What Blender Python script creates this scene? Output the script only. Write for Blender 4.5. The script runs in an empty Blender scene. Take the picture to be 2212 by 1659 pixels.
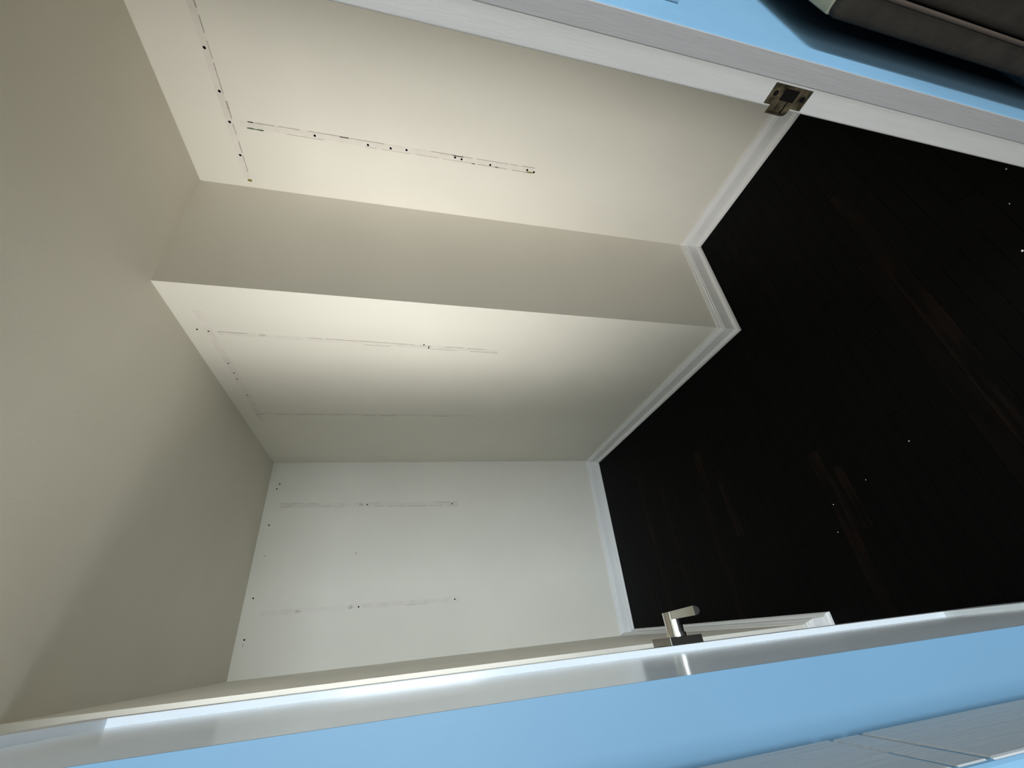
import bpy, bmesh, math, random
from mathutils import Vector, Matrix

random.seed(7)
scene = bpy.context.scene
COL = scene.collection

# ------------------------------------------------------------------ camera
H = 1.52                                   # lens height above the floor
YAW, PITCH, ROLL = math.radians(32.2465), math.radians(13.8012), math.radians(2.2661)
FPX = 896.49                               # focal length in pixels of a 2212 px wide frame
fwd = Vector((math.sin(YAW)*math.cos(PITCH), math.cos(YAW)*math.cos(PITCH), -math.sin(PITCH)))
r0 = Vector((math.cos(YAW), -math.sin(YAW), 0.0))
u0 = r0.cross(fwd)
right = math.cos(ROLL)*r0 + math.sin(ROLL)*u0
up = -math.sin(ROLL)*r0 + math.cos(ROLL)*u0
cam_d = bpy.data.cameras.new('camera')
cam = bpy.data.objects.new('camera', cam_d)
COL.objects.link(cam)
# the phone was held on its side: the picture's right edge points at the floor
ax, ay, az = -up, right, -fwd
cam.matrix_world = Matrix(((ax.x, ay.x, az.x, 0.0), (ax.y, ay.y, az.y, 0.0), (ax.z, ay.z, az.z, H), (0, 0, 0, 1)))
cam_d.sensor_fit = 'HORIZONTAL'
cam_d.sensor_width = 36.0
cam_d.lens = FPX/2212.0*36.0
cam_d.clip_start = 0.01
scene.camera = cam

# ------------------------------------------------------------------ world, daylight, exposure
world = bpy.data.worlds.new('sky')
scene.world = world
world.use_nodes = True
wb = world.node_tree.nodes['Background']
wb.inputs['Color'].default_value = (0.55, 0.75, 1.0, 1)
wb.inputs['Strength'].default_value = 1.0

def window_light(name, loc, rot, sx, sy, power, col):
    d = bpy.data.lights.new(name, 'AREA')
    d.shape = 'RECTANGLE'; d.size = sx; d.size_y = sy
    d.energy = power; d.color = col
    o = bpy.data.objects.new(name, d); COL.objects.link(o)
    o.location = loc; o.rotation_euler = rot
    return o
PI = math.pi
# daylight in the window of the closet's side arm (behind the open door)
cw = window_light('closet_window_daylight', (-0.945, 0.98, 1.58), (0, -PI/2, 0), 0.90, 0.76, 7.5, (1.0, 0.975, 0.935))
cw.data.spread = math.radians(76)
# daylight in the windows of the blue room behind the camera
window_light('room_window_daylight', (0.55, -3.245, 1.40), (PI/2, 0, 0), 2.1, 1.4, 150.0, (0.82, 0.915, 1.0))
window_light('room_side_window_daylight', (-2.445, -1.45, 1.45), (0, -PI/2, 0), 1.3, 1.7, 95.0, (1.0, 0.965, 0.93))

vs = scene.view_settings
vs.view_transform = 'Standard'
vs.look = 'None'
vs.exposure = 0.6
vs.gamma = 1.0
vs.use_curve_mapping = False

# ------------------------------------------------------------------ materials
def srgb(r, g, b):
    f = lambda c: (c/255/12.92) if c/255 <= 0.04045 else ((c/255+0.055)/1.055)**2.4
    return (f(r), f(g), f(b), 1.0)

def mat(name, col, rough=0.5, metal=0.0, spec=0.5, var=0.0, var_scale=3.0, bump=0.0, bump_scale=200.0, stretch=None, col2=None, coat=0.0):
    m = bpy.data.materials.new(name); m.use_nodes = True
    nt = m.node_tree; b = nt.nodes['Principled BSDF']
    b.inputs['Base Color'].default_value = col
    b.inputs['Roughness'].default_value = rough
    b.inputs['Metallic'].default_value = metal
    b.inputs['Specular IOR Level'].default_value = spec
    b.inputs['Coat Weight'].default_value = coat
    b.inputs['Coat Roughness'].default_value = 0.12
    tc = nt.nodes.new('ShaderNodeTexCoord')
    src = tc.outputs['Object']
    if stretch:
        mp = nt.nodes.new('ShaderNodeMapping'); mp.inputs['Scale'].default_value = stretch
        nt.links.new(src, mp.inputs['Vector']); src = mp.outputs['Vector']
    if var > 0 or col2:
        n = nt.nodes.new('ShaderNodeTexNoise'); n.inputs['Scale'].default_value = var_scale
        n.inputs['Detail'].default_value = 5
        nt.links.new(src, n.inputs['Vector'])
        rp = nt.nodes.new('ShaderNodeValToRGB')
        c = col if not col2 else col2
        k = 1.0 - var
        rp.color_ramp.elements[0].position = 0.35
        rp.color_ramp.elements[1].position = 0.68
        rp.color_ramp.elements[0].color = col
        rp.color_ramp.elements[1].color = (c[0]*k, c[1]*k, c[2]*k, 1) if not col2 else col2
        nt.links.new(n.outputs['Fac'], rp.inputs['Fac'])
        nt.links.new(rp.outputs['Color'], b.inputs['Base Color'])
    if bump > 0:
        n2 = nt.nodes.new('ShaderNodeTexNoise'); n2.inputs['Scale'].default_value = bump_scale
        n2.inputs['Detail'].default_value = 3
        nt.links.new(src, n2.inputs['Vector'])
        bp = nt.nodes.new('ShaderNodeBump'); bp.inputs['Strength'].default_value = bump
        bp.inputs['Distance'].default_value = 0.002
        nt.links.new(n2.outputs['Fac'], bp.inputs['Height'])
        nt.links.new(bp.outputs['Normal'], b.inputs['Normal'])
    return m

M = {}
M['wall'] = mat('cream_wall_paint', srgb(235, 231, 219), 0.62, spec=0.25, var=0.04, var_scale=2.2, bump=0.12, bump_scale=160)
M['ceiling'] = mat('cream_ceiling_paint', srgb(218, 213, 198), 0.8, spec=0.15, var=0.05, var_scale=1.6, bump=0.15, bump_scale=140)
M['trim'] = mat('white_gloss_trim', srgb(238, 238, 236), 0.33, spec=0.4, bump=0.04, bump_scale=90)
M['jamb'] = mat('grey_white_jamb_paint', srgb(164, 164, 162), 0.42, spec=0.35, var=0.05, var_scale=14, bump=0.12, bump_scale=60, stretch=(6, 6, 0.5))
M['stop'] = mat('dull_grey_stop_paint', srgb(134, 134, 134), 0.45, spec=0.3, var=0.05, var_scale=14, bump=0.12, bump_scale=60, stretch=(6, 6, 0.5))
M['door'] = mat('glossy_white_door_paint', srgb(232, 237, 240), 0.17, spec=0.5)
M['blue'] = mat('sky_blue_paint', srgb(96, 129, 151), 0.5, spec=0.3, var=0.05, var_scale=9, bump=0.06, bump_scale=120)
M['chrome'] = mat('polished_nickel', srgb(236, 233, 226), 0.12, metal=1.0)
M['nickel'] = mat('satin_nickel', srgb(120, 116, 108), 0.22, metal=1.0)
M['brass'] = mat('tarnished_brass', srgb(120, 108, 84), 0.34, metal=0.85, col2=srgb(44, 38, 27), var_scale=70)
M['black'] = mat('dark_hole', srgb(7, 6, 5), 0.95, spec=0.1)
M['scar'] = mat('bare_paint_scar', srgb(233, 227, 217), 0.7, spec=0.2, var=0.08, var_scale=20)
M['ridge'] = mat('torn_paint_edge', srgb(186, 177, 166), 0.8, spec=0.2, var=0.25, var_scale=40)
M['green'] = mat('old_green_paint', srgb(78, 96, 70), 0.7)
M['olive'] = mat('old_olive_paint', srgb(128, 124, 48), 0.7)
M['smudge'] = mat('brown_smudge', srgb(206, 198, 187), 0.8)
M['fabric'] = mat('dark_taupe_fabric', srgb(38, 35, 30), 0.9, spec=0.15, var=0.3, var_scale=26, bump=0.5, bump_scale=420)
M['piping'] = mat('taupe_piping', srgb(56, 48, 42), 0.85, spec=0.15)
M['lit_top'] = mat('lit_top_grey_green', srgb(118, 117, 100), 0.85, spec=0.2, var=0.2, var_scale=30)  # furniture top paler than its fabric: light from above put into the colour
M['wood_leg'] = mat('dark_wood_leg', srgb(40, 28, 20), 0.5)
M['fleck'] = mat('white_fleck', srgb(235, 230, 215), 0.8)
M['subfloor'] = mat('subfloor', srgb(14, 12, 11), 0.8, spec=0.1)
M['frame'] = mat('window_frame_paint', srgb(230, 230, 228), 0.4)

def plank_material(name, p0, p1):
    m = bpy.data.materials.new(name); m.use_nodes = True
    nt = m.node_tree; b = nt.nodes['Principled BSDF']
    oi = nt.nodes.new('ShaderNodeObjectInfo')
    geo = nt.nodes.new('ShaderNodeNewGeometry')
    mp = nt.nodes.new('ShaderNodeMapping'); mp.inputs['Scale'].default_value = (5, 40, 5)
    nt.links.new(geo.outputs['Position'], mp.inputs['Vector'])
    n = nt.nodes.new('ShaderNodeTexNoise'); n.inputs['Scale'].default_value = 1.0; n.inputs['Detail'].default_value = 6
    nt.links.new(mp.outputs['Vector'], n.inputs['Vector'])
    # worn brown patches, only on a few boards
    rp = nt.nodes.new('ShaderNodeValToRGB')
    rp.color_ramp.elements[0].position = p0; rp.color_ramp.elements[0].color = (0, 0, 0, 1)
    rp.color_ramp.elements[1].position = p1; rp.color_ramp.elements[1].color = (1, 1, 1, 1)
    nt.links.new(oi.outputs['Random'], rp.inputs['Fac'])
    rn = nt.nodes.new('ShaderNodeValToRGB')
    rn.color_ramp.elements[0].position = 0.42; rn.color_ramp.elements[1].position = 0.66
    nt.links.new(n.outputs['Fac'], rn.inputs['Fac'])
    mu = nt.nodes.new('ShaderNodeMath'); mu.operation = 'MULTIPLY'
    nt.links.new(rp.outputs['Color'], mu.inputs[0]); nt.links.new(rn.outputs['Color'], mu.inputs[1])
    mx = nt.nodes.new('ShaderNodeMixRGB')
    mx.inputs['Color1'].default_value = (0.0020, 0.0018, 0.0016, 1)
    mx.inputs['Color2'].default_value = (0.012, 0.0064, 0.0042, 1)
    nt.links.new(mu.outputs[0], mx.inputs['Fac'])
    nt.links.new(mx.outputs['Color'], b.inputs['Base Color'])
    b.inputs['Roughness'].default_value = 0.55
    b.inputs['Specular IOR Level'].default_value = 0.05
    bp = nt.nodes.new('ShaderNodeBump'); bp.inputs['Strength'].default_value = 0.08; bp.inputs['Distance'].default_value = 0.002
    nt.links.new(n.outputs['Fac'], bp.inputs['Height']); nt.links.new(bp.outputs['Normal'], b.inputs['Normal'])
    return m
M['plank'] = plank_material('ebony_stained_oak', 0.86, 1.0)
M['plank_worn'] = plank_material('worn_brown_stained_oak', 0.0, 0.002)

# ------------------------------------------------------------------ helpers
def obj(name, bm, m, parent=None, smooth=False, recalc=True):
    if recalc: bmesh.ops.recalc_face_normals(bm, faces=bm.faces[:])
    me = bpy.data.meshes.new(name); bm.to_mesh(me); bm.free()
    for x in (m if isinstance(m, (list, tuple)) else [m]): me.materials.append(M[x])
    if smooth:
        for p in me.polygons: p.use_smooth = True
    o = bpy.data.objects.new(name, me); COL.objects.link(o)
    if parent: o.parent = parent
    return o

def tag(o, label, cat=None, kind=None, group=None):
    o['label'] = label
    if cat: o['category'] = cat
    if kind: o['kind'] = kind
    if group: o['group'] = group
    return o

def struct(name, bm, m, label, cat):
    return tag(obj(name, bm, m), label, cat, 'structure')

def empty(name, loc=(0, 0, 0), rz=0.0, parent=None):
    o = bpy.data.objects.new(name, None); COL.objects.link(o)
    o.location = loc; o.rotation_euler = (0, 0, rz); o.empty_display_size = 0.05
    if parent: o.parent = parent
    return o

def add_box(bm, x0, x1, y0, y1, z0, z1, bevel=0.0, seg=2, mi=0):
    v = [bm.verts.new((x, y, z)) for x in (x0, x1) for y in (y0, y1) for z in (z0, z1)]
    F = [(0, 1, 3, 2), (4, 6, 7, 5), (0, 4, 5, 1), (2, 3, 7, 6), (0, 2, 6, 4), (1, 5, 7, 3)]
    fs = [bm.faces.new([v[i] for i in f]) for f in F]
    for f in fs: f.material_index = mi
    if bevel > 0:
        es = list({e for f in fs for e in f.edges})
        bmesh.ops.bevel(bm, geom=es, offset=bevel, segments=seg, profile=0.5, affect='EDGES')
    return fs

def box(x0, x1, y0, y1, z0, z1, bevel=0.0, seg=2):
    bm = bmesh.new(); add_box(bm, x0, x1, y0, y1, z0, z1, bevel, seg); return bm

def prism(poly, z0, z1):
    bm = bmesh.new()
    a = [bm.verts.new((x, y, z0)) for x, y in poly]; b = [bm.verts.new((x, y, z1)) for x, y in poly]
    n = len(poly)
    bm.faces.new(a); bm.faces.new(b)
    for i in range(n): bm.faces.new([a[i], a[(i+1) % n], b[(i+1) % n], b[i]])
    return bm

def cyl(bm, c, axis, r, l, seg=24, r2=None):
    """cylinder from c along axis ('x','y','z') of length l"""
    r2 = r if r2 is None else r2
    A = []; B = []
    for i in range(seg):
        t = 2*PI*i/seg; p, q = math.cos(t), math.sin(t)
        if axis == 'x': A.append((c[0], c[1]+r*p, c[2]+r*q)); B.append((c[0]+l, c[1]+r2*p, c[2]+r2*q))
        elif axis == 'y': A.append((c[0]+r*p, c[1], c[2]+r*q)); B.append((c[0]+r2*p, c[1]+l, c[2]+r2*q))
        else: A.append((c[0]+r*p, c[1]+r*q, c[2])); B.append((c[0]+r2*p, c[1]+r2*q, c[2]+l))
    a = [bm.verts.new(v) for v in A]; b = [bm.verts.new(v) for v in B]
    bm.faces.new(a); bm.faces.new(b)
    for i in range(seg): bm.faces.new([a[i], a[(i+1) % seg], b[(i+1) % seg], b[i]])

# ------------------------------------------------------------------ the room shell
XA, YB, XC, YD, XE, YF, ZC = 1.7541, 1.2744, 1.1705, 2.9911, -0.0607, 1.4552, 2.4082
XN = -0.90                    # far wall of the side arm behind the door
YI, YO = 0.2236, 0.172        # doorway wall: closet face, room face
XR0, XR1, YR = -2.40, 2.60, -3.20   # blue room behind the camera

floor = struct('floor', box(XR0-.1, XR1+.1, YR-.1, YD+.1, -0.10, -0.012), 'subfloor', 'near black stained wood strip floor of the empty closet', 'floor')
# oak strips, 57 mm wide, running from side to side; one shared mesh per length
W = 0.057
plank_mesh = {}
def plank(x0, x1, y0, m='plank'):
    L = round(x1-x0, 3)
    if (L, m) not in plank_mesh:
        bm = box(0, L-0.0012, 0, W-0.0012, -0.012, 0.0)
        bmesh.ops.recalc_face_normals(bm, faces=bm.faces[:])
        me = bpy.data.meshes.new('floor_plank'); bm.to_mesh(me); bm.free(); me.materials.append(M[m])
        plank_mesh[(L, m)] = me
    o = bpy.data.objects.new('floor_plank', plank_mesh[(L, m)]); COL.objects.link(o)
    o.location = (x0, y0, 0); o.parent = floor
WORN = {18: (0.20, 0.42), 28: (0.30, 0.62), 30: (0.52, 0.76)}    # boards with the stain worn through, by row
LENS = [0.45, 0.6, 0.75, 0.9, 1.05, 1.2]
def lay(x, xe, y):
    while x < xe - 0.001:
        L = random.choice(LENS)
        if x + L > xe - 0.12: L = round(xe - x, 3)
        plank(x, x+L, y); x += L
row = 0
y = 0.093
while y < YD:
    # the side arm is hidden behind the door: boards start just left of the doorway there
    xs = -0.55 + random.choice([0, .1, .2, .3, .35]) if y < YF else -0.35 + random.choice([0, .05, .1, .15])
    xe = (XA if y < YB else XC) + 0.01
    if row in WORN:
        w0, w1 = WORN[row]
        lay(xs, w0, y); plank(w0, w1, y, 'plank_worn'); lay(w1, xe, y)
    else:
        lay(xs, xe, y)
    y += W; row += 1

struct('ceiling', box(XR0-.1, XR1+.1, YR-.1, YD+.1, ZC, ZC+0.12), 'ceiling', 'flat cream painted ceiling above the empty closet', 'ceiling')

T = 0.10
wall_A = struct('wall_right', prism([(XA, YI), (XA, YB), (XA+T, YB+T), (XA+T, YI)], 0, ZC), 'wall',
                'cream side wall with a scarred shelf bracket strip next to the strike plate', 'wall')
wall_B = struct('wall_jog', prism([(XC, YB), (XA, YB), (XA+T, YB+T), (XC+T, YB+T)], 0, ZC), 'wall',
                'plain narrow cream wall face of the boxed out corner', 'wall')
wall_C = struct('wall_inner', prism([(XC, YB), (XC+T, YB+T), (XC+T, YD+T), (XC, YD)], 0, ZC), 'wall',
                'brightest white wall running back from the outward corner', 'wall')
wall_D = struct('wall_back', prism([(XE, YD), (XC, YD), (XC+T, YD+T), (XE-T, YD+T)], 0, ZC), 'wall',
                'bluish grey lit end wall with two faint bracket strips', 'wall')
wall_E = struct('wall_left', prism([(XE, YF), (XE, YD), (XE-T, YD+T), (XE-T, YF+T)], 0, ZC), 'wall',
                'shaded wall sliver seen edge on beyond the door handle', 'wall')
wall_F = struct('wall_nook', prism([(XE, YF), (XE-T, YF+T), (XN-T, YF+T), (XN, YF)], 0, ZC), 'wall',
                'thin bright strip of wall showing past the open door edge', 'wall')

bm = bmesh.new()        # wall with the window of the side arm
wy0, wy1, wz0, wz1 = 0.60, 1.36, 1.13, 2.03
add_box(bm, XN-T, XN, YI, wy0, 0, ZC); add_box(bm, XN-T, XN, wy1, YF+T, 0, ZC)
add_box(bm, XN-T, XN, wy0, wy1, 0, wz0); add_box(bm, XN-T, XN, wy0, wy1, wz1, ZC)
struct('wall_window', bm, 'wall', 'cream wall of the side arm that holds the closet window', 'wall')
def window_frame(name, horizontal, a0, a1, z0, z1, d0, d1, label):
    w = 0.045
    bm = bmesh.new()
    am, zm = (a0+a1)/2, (z0+z1)/2
    bars = [(a0, a0+w, z0, z1), (a1-w, a1, z0, z1), (a0+w, a1-w, z0, z0+w), (a0+w, a1-w, z1-w, z1), (a0+w, a1-w, zm-.02, zm+.02)]
    for p0, p1, q0, q1 in bars:
        if horizontal: add_box(bm, p0, p1, d0, d1, q0, q1)
        else: add_box(bm, d0, d1, p0, p1, q0, q1)
    return struct(name, bm, 'frame', label, 'window')
window_frame('window_1', False, wy0, wy1, wz0, wz1, XN-0.035, XN-0.005, 'white window frame in the side arm of the closet')

# doorway wall: cream inside, sky blue towards the room
JR, JL = 0.690, -0.058        # faces of the latch and hinge jambs
HEAD = 2.005
bm = bmesh.new()
add_box(bm, XR0, JL-0.02, YO, YI, 0, ZC); add_box(bm, JR+0.02, XR1, YO, YI, 0, ZC); add_box(bm, JL-0.02, JR+0.02, YO, YI, HEAD+0.02, ZC)
bmesh.ops.recalc_face_normals(bm, faces=bm.faces[:])
for f in bm.faces:
    if f.normal.y < -0.5: f.material_index = 1
struct('wall_front', bm, ['wall', 'blue'], 'wall around the doorway, sky blue on the room side', 'wall')
bm = bmesh.new()
sy0, sy1, sz0, sz1 = -2.30, -0.60, 0.80, 2.10
add_box(bm, XR0-T, XR0, YR-T, sy0, 0, ZC); add_box(bm, XR0-T, XR0, sy1, YI, 0, ZC)
add_box(bm, XR0-T, XR0, sy0, sy1, 0, sz0); add_box(bm, XR0-T, XR0, sy0, sy1, sz1, ZC)
struct('wall_room_left', bm, 'blue', 'sky blue side wall with a window in the room behind the camera', 'wall')
window_frame('window_3', False, sy0, sy1, sz0, sz1, XR0-0.035, XR0-0.005, 'white side window frame in the room behind the camera')
struct('wall_room_right', box(XR1, XR1+T, YR-T, YI, 0, ZC), 'blue', 'sky blue wall of the room behind the dark upholstery', 'wall')
bm = bmesh.new()
rx0, rx1, rz0, rz1 = -0.50, 1.60, 0.70, 2.10
add_box(bm, XR0, rx0, YR-T, YR, 0, ZC); add_box(bm, rx1, XR1, YR-T, YR, 0, ZC)
add_box(bm, rx0, rx1, YR-T, YR, 0, rz0); add_box(bm, rx0, rx1, YR-T, YR, rz1, ZC)
struct('wall_room_back', bm, 'blue', 'sky blue window wall of the room behind the camera', 'wall')
window_frame('window_2', True, rx0, rx1, rz0, rz1, YR-0.035, YR-0.005, 'white window frame in the room behind the camera')

# ------------------------------------------------------------------ baseboards (profile swept, mitred at each corner)
BASE = [(0.0, 0.0), (0.031, 0.0), (0.031, 0.006), (0.0295, 0.012), (0.0265, 0.0165), (0.022, 0.0195), (0.0165, 0.021),
        (0.0155, 0.0715), (0.0145, 0.074), (0.0125, 0.0755), (0.0125, 0.081), (0.0105, 0.084), (0.008, 0.086), (0.0075, 0.091),
        (0.0055, 0.094), (0.005, 0.099), (0.0, 0.099)]
def baseboard(name, p0, p1, n, e0, e1, label):
    """p0->p1 along the wall foot, n wall normal, e0/e1 normals of the neighbour walls (None = square end)"""
    bm = bmesh.new(); rings = []
    for p, e in ((p0, e0), (p1, e1)):
        ex, ey = e if e else (0, 0)
        rings.append([bm.verts.new((p[0]+o*(n[0]+ex), p[1]+o*(n[1]+ey), z)) for o, z in BASE])
    k = len(BASE)
    bm.faces.new(rings[0]); bm.faces.new(rings[1])
    for i in range(k): bm.faces.new([rings[0][i], rings[0][(i+1) % k], rings[1][(i+1) % k], rings[1][i]])
    return struct(name, bm, 'trim', label, 'baseboard')
nA, nB, nC, nD, nE, nF = (-1, 0), (0, -1), (-1, 0), (0, -1), (1, 0), (0, -1)
baseboard('baseboard_right', (XA, YI), (XA, YB), nA, None, nB, 'white baseboard ending behind the brass strike plate')
baseboard('baseboard_jog', (XA, YB), (XC, YB), nB, nA, nC, 'short white baseboard across the boxed out corner')
baseboard('baseboard_inner', (XC, YB), (XC, YD), nC, nB, nD, 'white baseboard from the outward corner back to the end wall')
baseboard('baseboard_back', (XC, YD), (XE, YD), nD, nC, nE, 'bluish white baseboard along the end wall')
baseboard('baseboard_left', (XE, YD), (XE, YF), nE, nD, nF, 'white baseboard running behind the lever handle')
baseboard('baseboard_nook', (XE, YF), (XN, YF), nF, nE, None, 'stub of white baseboard turning the corner behind the door')

# ------------------------------------------------------------------ door frame
z1 = HEAD
def stop_box(x0, x1, y0, y1, z0, z1, bev=0.0012, seg=2):
    return box(x0, x1, y0, y1, z0, z1, bev, seg)
jr = struct('trim_1', box(JR, JR+0.020, 0.158, YI, 0, z1, 0.0028, 3), 'jamb', 'grey white door jamb with the strike plate', 'door frame')
obj('door_stop', stop_box(0.688, JR, 0.1565, 0.1870, 0, z1, 0.0012, 3), 'stop', jr)
jl = struct('trim_2', box(JL-0.020, JL, 0.146, 0.2000, 0, z1, 0.001, 2), 'jamb', 'cream hinge side jamb beside the blue door edge', 'door frame')
obj('door_stop', stop_box(JL, -0.050, 0.146, 0.1960, 0, 1.3230), 'jamb', jl)
obj('filler_strip', box(JL, -0.0502, 0.1465, 0.1955, 1.3247, 1.3390, 0.0006, 1), 'jamb', jl)
obj('door_stop', stop_box(JL, -0.050, 0.146, 0.1960, 1.3407, z1), 'jamb', jl)
jh = struct('trim_3', box(JL, JR, 0.157, YI, HEAD, HEAD+0.02), 'jamb', 'head jamb over the doorway', 'door frame')
obj('door_stop', box(-0.050, 0.682, 0.157, 0.185, HEAD-0.008, HEAD), 'jamb', jh)
struct('trim_4', box(0.6885, 0.7485, 0.1555, YO, 0, HEAD+0.055, 0.0015, 2), 'blue', 'sky blue flat casing on the strike plate side', 'door casing')
struct('trim_5', box(-0.116, -0.0505, 0.1455, YO, 0, HEAD+0.055, 0.0015, 2), 'blue', 'sky blue casing strip at the hinge side', 'door casing')
struct('trim_6', box(-0.0500, 0.6820, 0.1555, YO, HEAD+0.002, HEAD+0.055), 'blue', 'sky blue casing over the doorway', 'door casing')

# strike plate let into the latch jamb (T plate with lip)
sp = empty('strike_plate', (JR, 0, 0), 0, jr)
sp.matrix_parent_inverse = Matrix.Identity(4)
XP = -0.0010   # face of the plate, local x
def grid_plate(ys, zs, keep, x, th):
    bm = bmesh.new(); V = {}
    def v(i, j, d): 
        if (i, j, d) not in V: V[(i, j, d)] = bm.verts.new((x+d*th, ys[i], zs[j]))
        return V[(i, j, d)]
    cells = [(i, j) for i in range(len(ys)-1) for j in range(len(zs)-1) if keep(i, j)]
    S = set(cells)
    for i, j in cells:
        bm.faces.new([v(i, j, 0), v(i+1, j, 0), v(i+1, j+1, 0), v(i, j+1, 0)])
        bm.faces.new([v(i, j, 1), v(i, j+1, 1), v(i+1, j+1, 1), v(i+1, j, 1)])
        for (di, dj, a, b) in ((-1, 0, (i, j), (i, j+1)), (1, 0, (i+1, j), (i+1, j+1)), (0, -1, (i, j), (i+1, j)), (0, 1, (i, j+1), (i+1, j+1))):
            if (i+di, j+dj) not in S: bm.faces.new([v(*a, 0), v(*b, 0), v(*b, 1), v(*a, 1)])
    return bm
ys = [0.1905, 0.1945, 0.2115, 0.2195]
zs = [0.9175, 0.939, 0.966, 0.9875]
obj('lit_edge_rim', box(-0.0005, 0.0002, ys[0]-0.0008, ys[-1]+0.0004, zs[0]-0.0009, zs[-1]+0.0009), 'chrome', sp)  # added bright rim, stands for the lit edges of the mortise cut
obj('plate', grid_plate(ys, zs, lambda i, j: not (i == 1 and j == 1), XP, 0.0010), 'brass', sp)
# lip: tongue that runs over the jamb edge and curls away
bm = bmesh.new()
ls = [(0.2195, 0.0), (0.2235, 0.0), (0.2275, 0.0006), (0.231, 0.0022), (0.2335, 0.005), (0.235, 0.0085)]
hw = [0.0190, 0.0190, 0.0188, 0.0180, 0.0165, 0.0130]
zc = 0.9555
prev = None
for (yy, dx), h in zip(ls, hw):
    cur = [bm.verts.new((XP+dx+o, yy, zc+s*h)) for o in (0, 0.0012) for s in (-1, 1)]
    if prev:
        a, b = prev, cur
        bm.faces.new([a[0], b[0], b[1], a[1]]); bm.faces.new([a[2], a[3], b[3], b[2]])
        bm.faces.new([a[0], a[2], b[2], b[0]]); bm.faces.new([a[1], b[1], b[3], a[3]])
    else: bm.faces.new([cur[0], cur[1], cur[3], cur[2]])
    prev = cur
bm.faces.new([prev[0], prev[2], prev[3], prev[1]])
obj('lip', bm, 'brass', sp)
obj('crease', box(XP-0.0003, 0.0, 0.2115, 0.2290, 0.9475, 0.9500), 'black', sp)
obj('latch_pocket', box(-0.0007, 0.0002, 0.1945, 0.2115, 0.939, 0.966), 'black', sp)
for zz in (0.9785, 0.9268):
    bm = bmesh.new(); cyl(bm, (XP-0.0002, 0.2035, zz), 'x', 0.0042, 0.0004, 20)
    obj('screw_hole', bm, 'black', sp)

# ------------------------------------------------------------------ the open door
DS = 0.0342
da = math.atan(DS)
door = empty('door_1', (-0.0221, 0.205, 0.0), da)
tag(door, 'glossy white panelled door swung open, its hinge edge painted blue', 'door', 'structure')
DW, DT = 0.7545, 0.035        # width, thickness
DZ0, DZ1 = 0.010, 1.995
S0, S1 = 0.088, 0.6645        # inner edges of the stiles
P0, P1 = 0.266, 1.922         # panel opening
bv = 0.0012
obj('stile', box(-DT, 0, 0.001, S0, DZ0, DZ1, 0), 'door', door)
obj('stile', box(-DT, 0, S1, DW, DZ0, DZ1, bv), 'door', door)
obj('rail', box(-DT, 0, S0, S1, P1, DZ1, bv), 'door', door)
obj('rail', box(-DT, 0, S0, S1, DZ0, P0, bv), 'door', door)
obj('panel', box(-0.024, -0.011, S0-0.004, S1+0.004, P0-0.004, P1+0.004), 'door', door)
tag(obj('hinge_edge', box(-DT, 0.0, -0.0004, 0.0010, DZ0, DZ1), 'blue', door), 'sky blue painted hinge edge of the door')

hd = empty('door_handle', (0, 0.7100, 0.955), 0, door)
hd['label'] = 'polished lever handle on a tilted square plate'
bm = bmesh.new(); add_box(bm, 0, 0.0145, -0.0367, 0.0367, -0.0327, 0.0407, 0.0008, 2)
obj('rosette', bm, 'nickel', hd)
bm = bmesh.new(); cyl(bm, (0.0145, 0, 0.002), 'x', 0.0205, 0.0075, 40); 
obj('collar', bm, 'chrome', hd)
bm = bmesh.new(); cyl(bm, (0.022, 0, 0.002), 'x', 0.0180, 0.0375, 40)
bmesh.ops.bevel(bm, geom=[e for e in bm.edges if abs(e.verts[0].co.x-0.0595) < 1e-4 and abs(e.verts[1].co.x-0.0595) < 1e-4], offset=0.003, segments=3, profile=0.5, affect='EDGES')
obj('stem', bm, 'chrome', hd)
# lever: half round bar, flat on top, pointing back to the hinge
bm = bmesh.new()
def dsec(yc, w, h, zt, n0):
    out = [(n0, zt), ]
    k = 12
    out = [(n0 + w*0.5 + w*0.5*math.cos(PI*i/k), zt - h*math.sin(PI*i/k)) for i in range(k+1)]
    return [bm.verts.new((nx, yc, zz)) for nx, zz in out]
secs = [dsec(0.000, 0.0145, 0.014, 0.0125, 0.0455), dsec(-0.05, 0.0155, 0.013, 0.0125, 0.0455), dsec(-0.102, 0.0165, 0.0125, 0.0125, 0.0455)]
for s, t in zip(secs, secs[1:]):
    for i in range(len(s)): bm.faces.new([s[i], s[(i+1) % len(s)], t[(i+1) % len(s)], t[i]])
bm.faces.new(secs[0]); bm.faces.new(secs[-1])
obj('lever', bm, 'chrome', hd)

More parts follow.
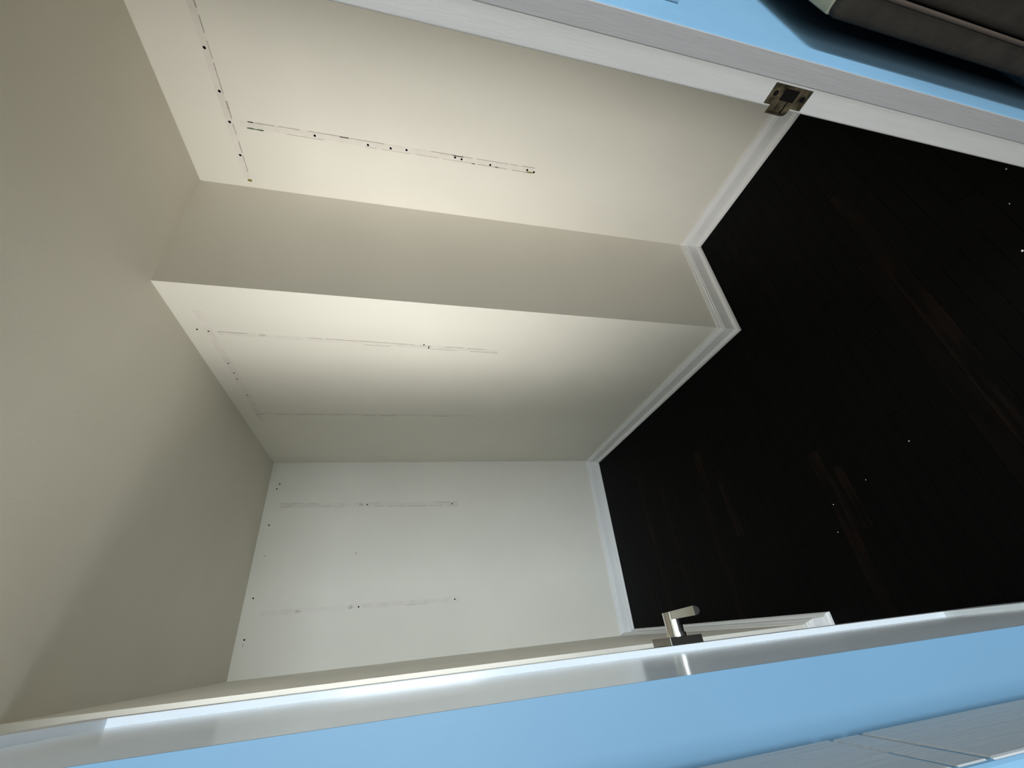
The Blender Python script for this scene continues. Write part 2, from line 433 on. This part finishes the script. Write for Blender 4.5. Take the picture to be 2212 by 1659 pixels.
# ------------------------------------------------------------------ scars and screw holes left on the walls
hole_mesh = {}
def on_wall(name, axis, plane, a0, a1, z0, z1, m, parent, th=0.0009, skew=0.0):
    """thin raised piece on a wall; axis 0: wall faces -x at x=plane, axis 1: wall faces -y at y=plane"""
    bm = bmesh.new()
    vs_ = []
    for d in (0.0003, -th):
        for (a, z) in ((a0, z0), (a1, z0), (a1+skew, z1), (a0+skew, z1)):
            vs_.append(bm.verts.new((plane+d, a, z) if axis == 0 else (a, plane+d, z)))
    bm.faces.new(vs_[:4]); bm.faces.new(vs_[4:])
    for i in range(4): bm.faces.new([vs_[i], vs_[(i+1) % 4], vs_[4+(i+1) % 4], vs_[4+i]])
    return obj(name, bm, m, parent)
def spot(name, axis, plane, a, z, w, h, m, parent, th=0.0007, k=0):
    rng = random.Random(k); bm = bmesh.new(); n = 12
    ring = [(a+w*.5*rng.uniform(.7, 1.1)*math.cos(2*PI*i/n), z+h*.5*rng.uniform(.7, 1.1)*math.sin(2*PI*i/n)) for i in range(n)]
    A = [bm.verts.new((plane+.0003, p, q) if axis == 0 else (p, plane+.0003, q)) for p, q in ring]
    B = [bm.verts.new((plane-th, p, q) if axis == 0 else (p, plane-th, q)) for p, q in ring]
    bm.faces.new(A); bm.faces.new(B)
    for i in range(n): bm.faces.new([A[i], A[(i+1) % n], B[(i+1) % n], B[i]])
    return obj(name, bm, m, parent)
def hole(axis, plane, a, z, parent, r=0.0048):
    key = (axis, r)
    if key not in hole_mesh:
        bm = bmesh.new(); cyl(bm, (0.0003 if axis == 0 else 0, 0 if axis == 0 else 0.0003, 0), 'x' if axis == 0 else 'y', r, -0.0015, 10)
        bmesh.ops.recalc_face_normals(bm, faces=bm.faces[:])
        me = bpy.data.meshes.new('screw_hole'); bm.to_mesh(me); bm.free(); me.materials.append(M['black'])
        hole_mesh[key] = me
    o = bpy.data.objects.new('screw_hole', hole_mesh[key]); COL.objects.link(o)
    o.location = (plane, a, z) if axis == 0 else (a, plane, z)
    o.parent = parent
def torn_edges(axis, plane, a, z0, z1, parent, skew, w=0.0022, fill=0.6, seed=1):
    """broken line of torn paint along a vertical bracket edge"""
    rng = random.Random(seed); z = z0
    while z < z1:
        L = rng.uniform(0.03, 0.14)
        if rng.random() < fill:
            t0 = (z-z0)/(z1-z0); t1 = (min(z+L, z1)-z0)/(z1-z0)
            aa = a + skew*t0 + rng.uniform(-.0012, .0012)
            on_wall('paint_ridge', axis, plane, aa, aa+w*rng.uniform(.5, 1.1), z, min(z+L, z1), 'ridge', parent, 0.0012, skew*(t1-t0))
        z += L + rng.uniform(0.0, 0.03)

# right wall: bracket strip, rail band under the ceiling, holes, old green paint
on_wall('bracket_scar', 0, XA, 0.984, 1.008, 1.021, 2.183, 'scar', wall_A, 0.0007, 0.009)
torn_edges(0, XA, 0.983, 1.021, 2.183, wall_A, 0.009, seed=3, fill=.75)
torn_edges(0, XA, 1.007, 1.021, 2.183, wall_A, 0.009, seed=5, fill=.75)
on_wall('rail_scar', 0, XA, 0.62, 1.235, 2.209, 2.232, 'scar', wall_A, 0.0006)
rng = random.Random(11); a = 0.62
while a < 1.21:
    L = rng.uniform(0.02, 0.07)
    on_wall('paint_ridge', 0, XA, a, a+L, 2.207+rng.uniform(-.002, .002), 2.2095+rng.uniform(0, .002), 'ridge', wall_A, 0.0012)
    a += L + rng.uniform(0.0, 0.04)
for a, z in ((0.77, 2.223), (0.90, 2.22), (1.005, 2.219), (1.133, 2.219)): hole(0, XA, a, z, wall_A)
for a, z in ((1.003, 1.922), (1.005, 1.723), (1.003, 1.634), (0.999, 1.571), (0.996, 1.371), (0.999, 1.343), (1.003, 1.218), (0.998, 1.052), (1.003, 1.02)): hole(0, XA, a, z, wall_A)
for k, (a0, a1, z0, z1, m) in enumerate(((1.0140, 1.0200, 2.101, 2.135, 'green'), (1.0140, 1.0195, 2.130, 2.167, 'green'), (1.0030, 1.0100, 1.022, 1.058, 'olive'), (1.236, 1.248, 2.203, 2.223, 'olive'))):
    spot('paint_chip', 0, XA, (a0+a1)/2, (z0+z1)/2, a1-a0, z1-z0, m, wall_A, 0.0016, 40+k)
for a, z0, z1 in ((0.9905, 1.795, 1.829), (0.9885, 1.337, 1.382), (1.010, 1.284, 1.298), (1.0085, 1.18, 1.196), (0.9925, 2.136, 2.155)):
    on_wall('paint_crack', 0, XA, a-.0012, a+.0014, z0, z1, 'black', wall_A, 0.0016)
# inner wall: two brackets and a rail band
on_wall('rail_scar', 0, XC, 1.42, 2.36, 2.305, 2.333, 'scar', wall_C, 0.0008)
on_wall('bracket_scar', 0, XC, 1.560, 1.582, 1.115, 2.29, 'scar', wall_C, 0.0006, -0.016)
torn_edges(0, XC, 1.559, 1.115, 2.29, wall_C, -0.016, fill=.55, seed=21, w=.0018)
torn_edges(0, XC, 1.581, 1.115, 2.29, wall_C, -0.016, fill=.55, seed=22, w=.0018)
on_wall('bracket_scar', 0, XC, 2.230, 2.247, 1.127, 2.31, 'scar', wall_C, 0.0005, 0.018)
torn_edges(0, XC, 2.246, 1.127, 2.31, wall_C, 0.019, fill=.7, seed=23, w=.0018)
for a, z in ((1.537, 2.359), (1.544, 2.321), (1.774, 2.319), (1.853, 2.319), (1.905, 2.322), (2.059, 2.319), (2.269, 2.325), (1.549, 1.465), (1.563, 1.442), (1.573, 1.443)): hole(0, XC, a, z, wall_C, 0.0036)
spot('smudge', 0, XC, 1.551, 2.126, .016, .03, 'smudge', wall_C, k=4)
# end wall
on_wall('bracket_scar', 1, YD, 0.839, 0.865, 1.152, 2.315, 'scar', wall_D, 0.0005, 0.023)
torn_edges(1, YD, 0.838, 1.152, 2.315, wall_D, 0.024, fill=.7, seed=31, w=.0018)
torn_edges(1, YD, 0.864, 1.152, 2.315, wall_D, 0.023, fill=.7, seed=32, w=.0018)
on_wall('bracket_scar', 1, YD, 0.226, 0.252, 1.159, 2.306, 'scar', wall_D, 0.0005, 0.012)
torn_edges(1, YD, 0.226, 1.159, 1.8, wall_D, 0.006, fill=.35, seed=33, w=.0016)
for a, z in ((1.019, 2.343), (0.986, 2.355), (0.751, 2.358), (0.334, 2.362), (0.126, 2.364), (0.864, 1.772), (0.853, 1.194), (0.243, 1.771), (0.240, 1.188)): hole(1, YD, a, z, wall_D, 0.0046)
for a, z, w, h in ((0.566, 2.346, .010, .018), (0.553, 1.816, .014, .016), (0.865, 1.813, .022, .03), (0.244, 1.817, .022, .03), (0.247, 2.111, .016, .035), (0.10, 2.366, .02, .008)):
    spot('smudge', 1, YD, a, z, w, h, 'smudge', wall_D, k=int(a*1000))
on_wall('paint_chip', 1, YB, 1.472, 1.478, 0.134, 0.142, 'fleck', wall_B, 0.002)

# ------------------------------------------------------------------ loose things
def fleck(x, y, r, k):
    bm = bmesh.new()
    n = 6; rng = random.Random(k)
    ring = [(x+r*rng.uniform(.6, 1.2)*math.cos(2*PI*i/n), y+r*rng.uniform(.6, 1.2)*math.sin(2*PI*i/n)) for i in range(n)]
    a = [bm.verts.new((p, q, 0.0)) for p, q in ring]; t = bm.verts.new((x, y, r*0.8))
    bm.faces.new(a)
    for i in range(n): bm.faces.new([a[i], a[(i+1) % n], t])
    return obj('paint_fleck', bm, 'fleck')
FL = [((0.724, 0.406), 0.0030, 'largest white paint fleck on the floor nearest the latch jamb'),
      ((0.937, 0.314), 0.0024, 'white paint fleck on the floor right against the latch jamb'),
      ((0.851, 0.358), 0.0016, 'tiny white fleck between the two flecks by the latch jamb'),
      ((0.404, 0.883), 0.0024, 'white paint fleck alone in the middle of the dark floor'),
      ((0.302, 1.217), 0.0022, 'white fleck beside the worn brown floor board'),
      ((0.211, 1.250), 0.0020, 'white fleck just beyond the worn brown board, nearer the door'),
      ((0.342, 1.065), 0.0017, 'faint white fleck in front of the worn brown board')]
for k, ((x, y), r, lab) in enumerate(FL):
    tag(fleck(x, y, r, k), lab, 'paint fleck', None, 'paint flecks on the floor')

# light switch on the blue wall, painted over
sw = empty('light_switch', (0.896, YO, 1.1725))
tag(sw, 'light switch plate painted sky blue beside the blue door casing', 'light switch')
obj('cover_plate', box(-0.035, 0.035, -0.006, 0.0, -0.0575, 0.0575, 0.002, 2), 'blue', sw)
obj('toggle', box(-0.005, 0.005, -0.016, -0.006, -0.002, 0.020, 0.001, 1), 'blue', sw)

# dark upholstered furniture standing a hand's breadth off the blue wall
fu = empty('upholstered_furniture', (1.36, -0.25, 0.0))
tag(fu, 'dark taupe upholstered furniture standing close to the blue wall', 'furniture')
def fobj(name, x0, x1, y0, y1, z0, z1, bev, m='fabric', seg=4):
    return obj(name, box(x0-1.36, x1-1.36, y0+0.25, y1+0.25, z0, z1, bev, seg), m, fu, True)
fobj('back_panel', 0.818, 1.90, 0.086, 0.129, 0.10, 0.868, 0.010)
fobj('body', 0.820, 1.90, -0.60, 0.084, 0.10, 0.845, 0.014)
fobj('lit_top_sheet', 0.836, 1.89, 0.0905, 0.1285, 0.862, 0.8705, 0.002, 'lit_top', 2)  # thin added sheet, its pale colour stands for light on the top
bm = bmesh.new(); cyl(bm, (0.8185-1.36, 0.0875+0.25, 0.11), 'z', 0.0035, 0.74, 12)
obj('piping', bm, 'piping', fu, True)
for lx in (0.87, 1.85):
    for ly in (-0.55, 0.06):
        bm = bmesh.new(); cyl(bm, (lx-1.36, ly+0.25, 0.0), 'z', 0.016, 0.11, 12, 0.024)
        obj('leg', bm, 'wood_leg', fu)
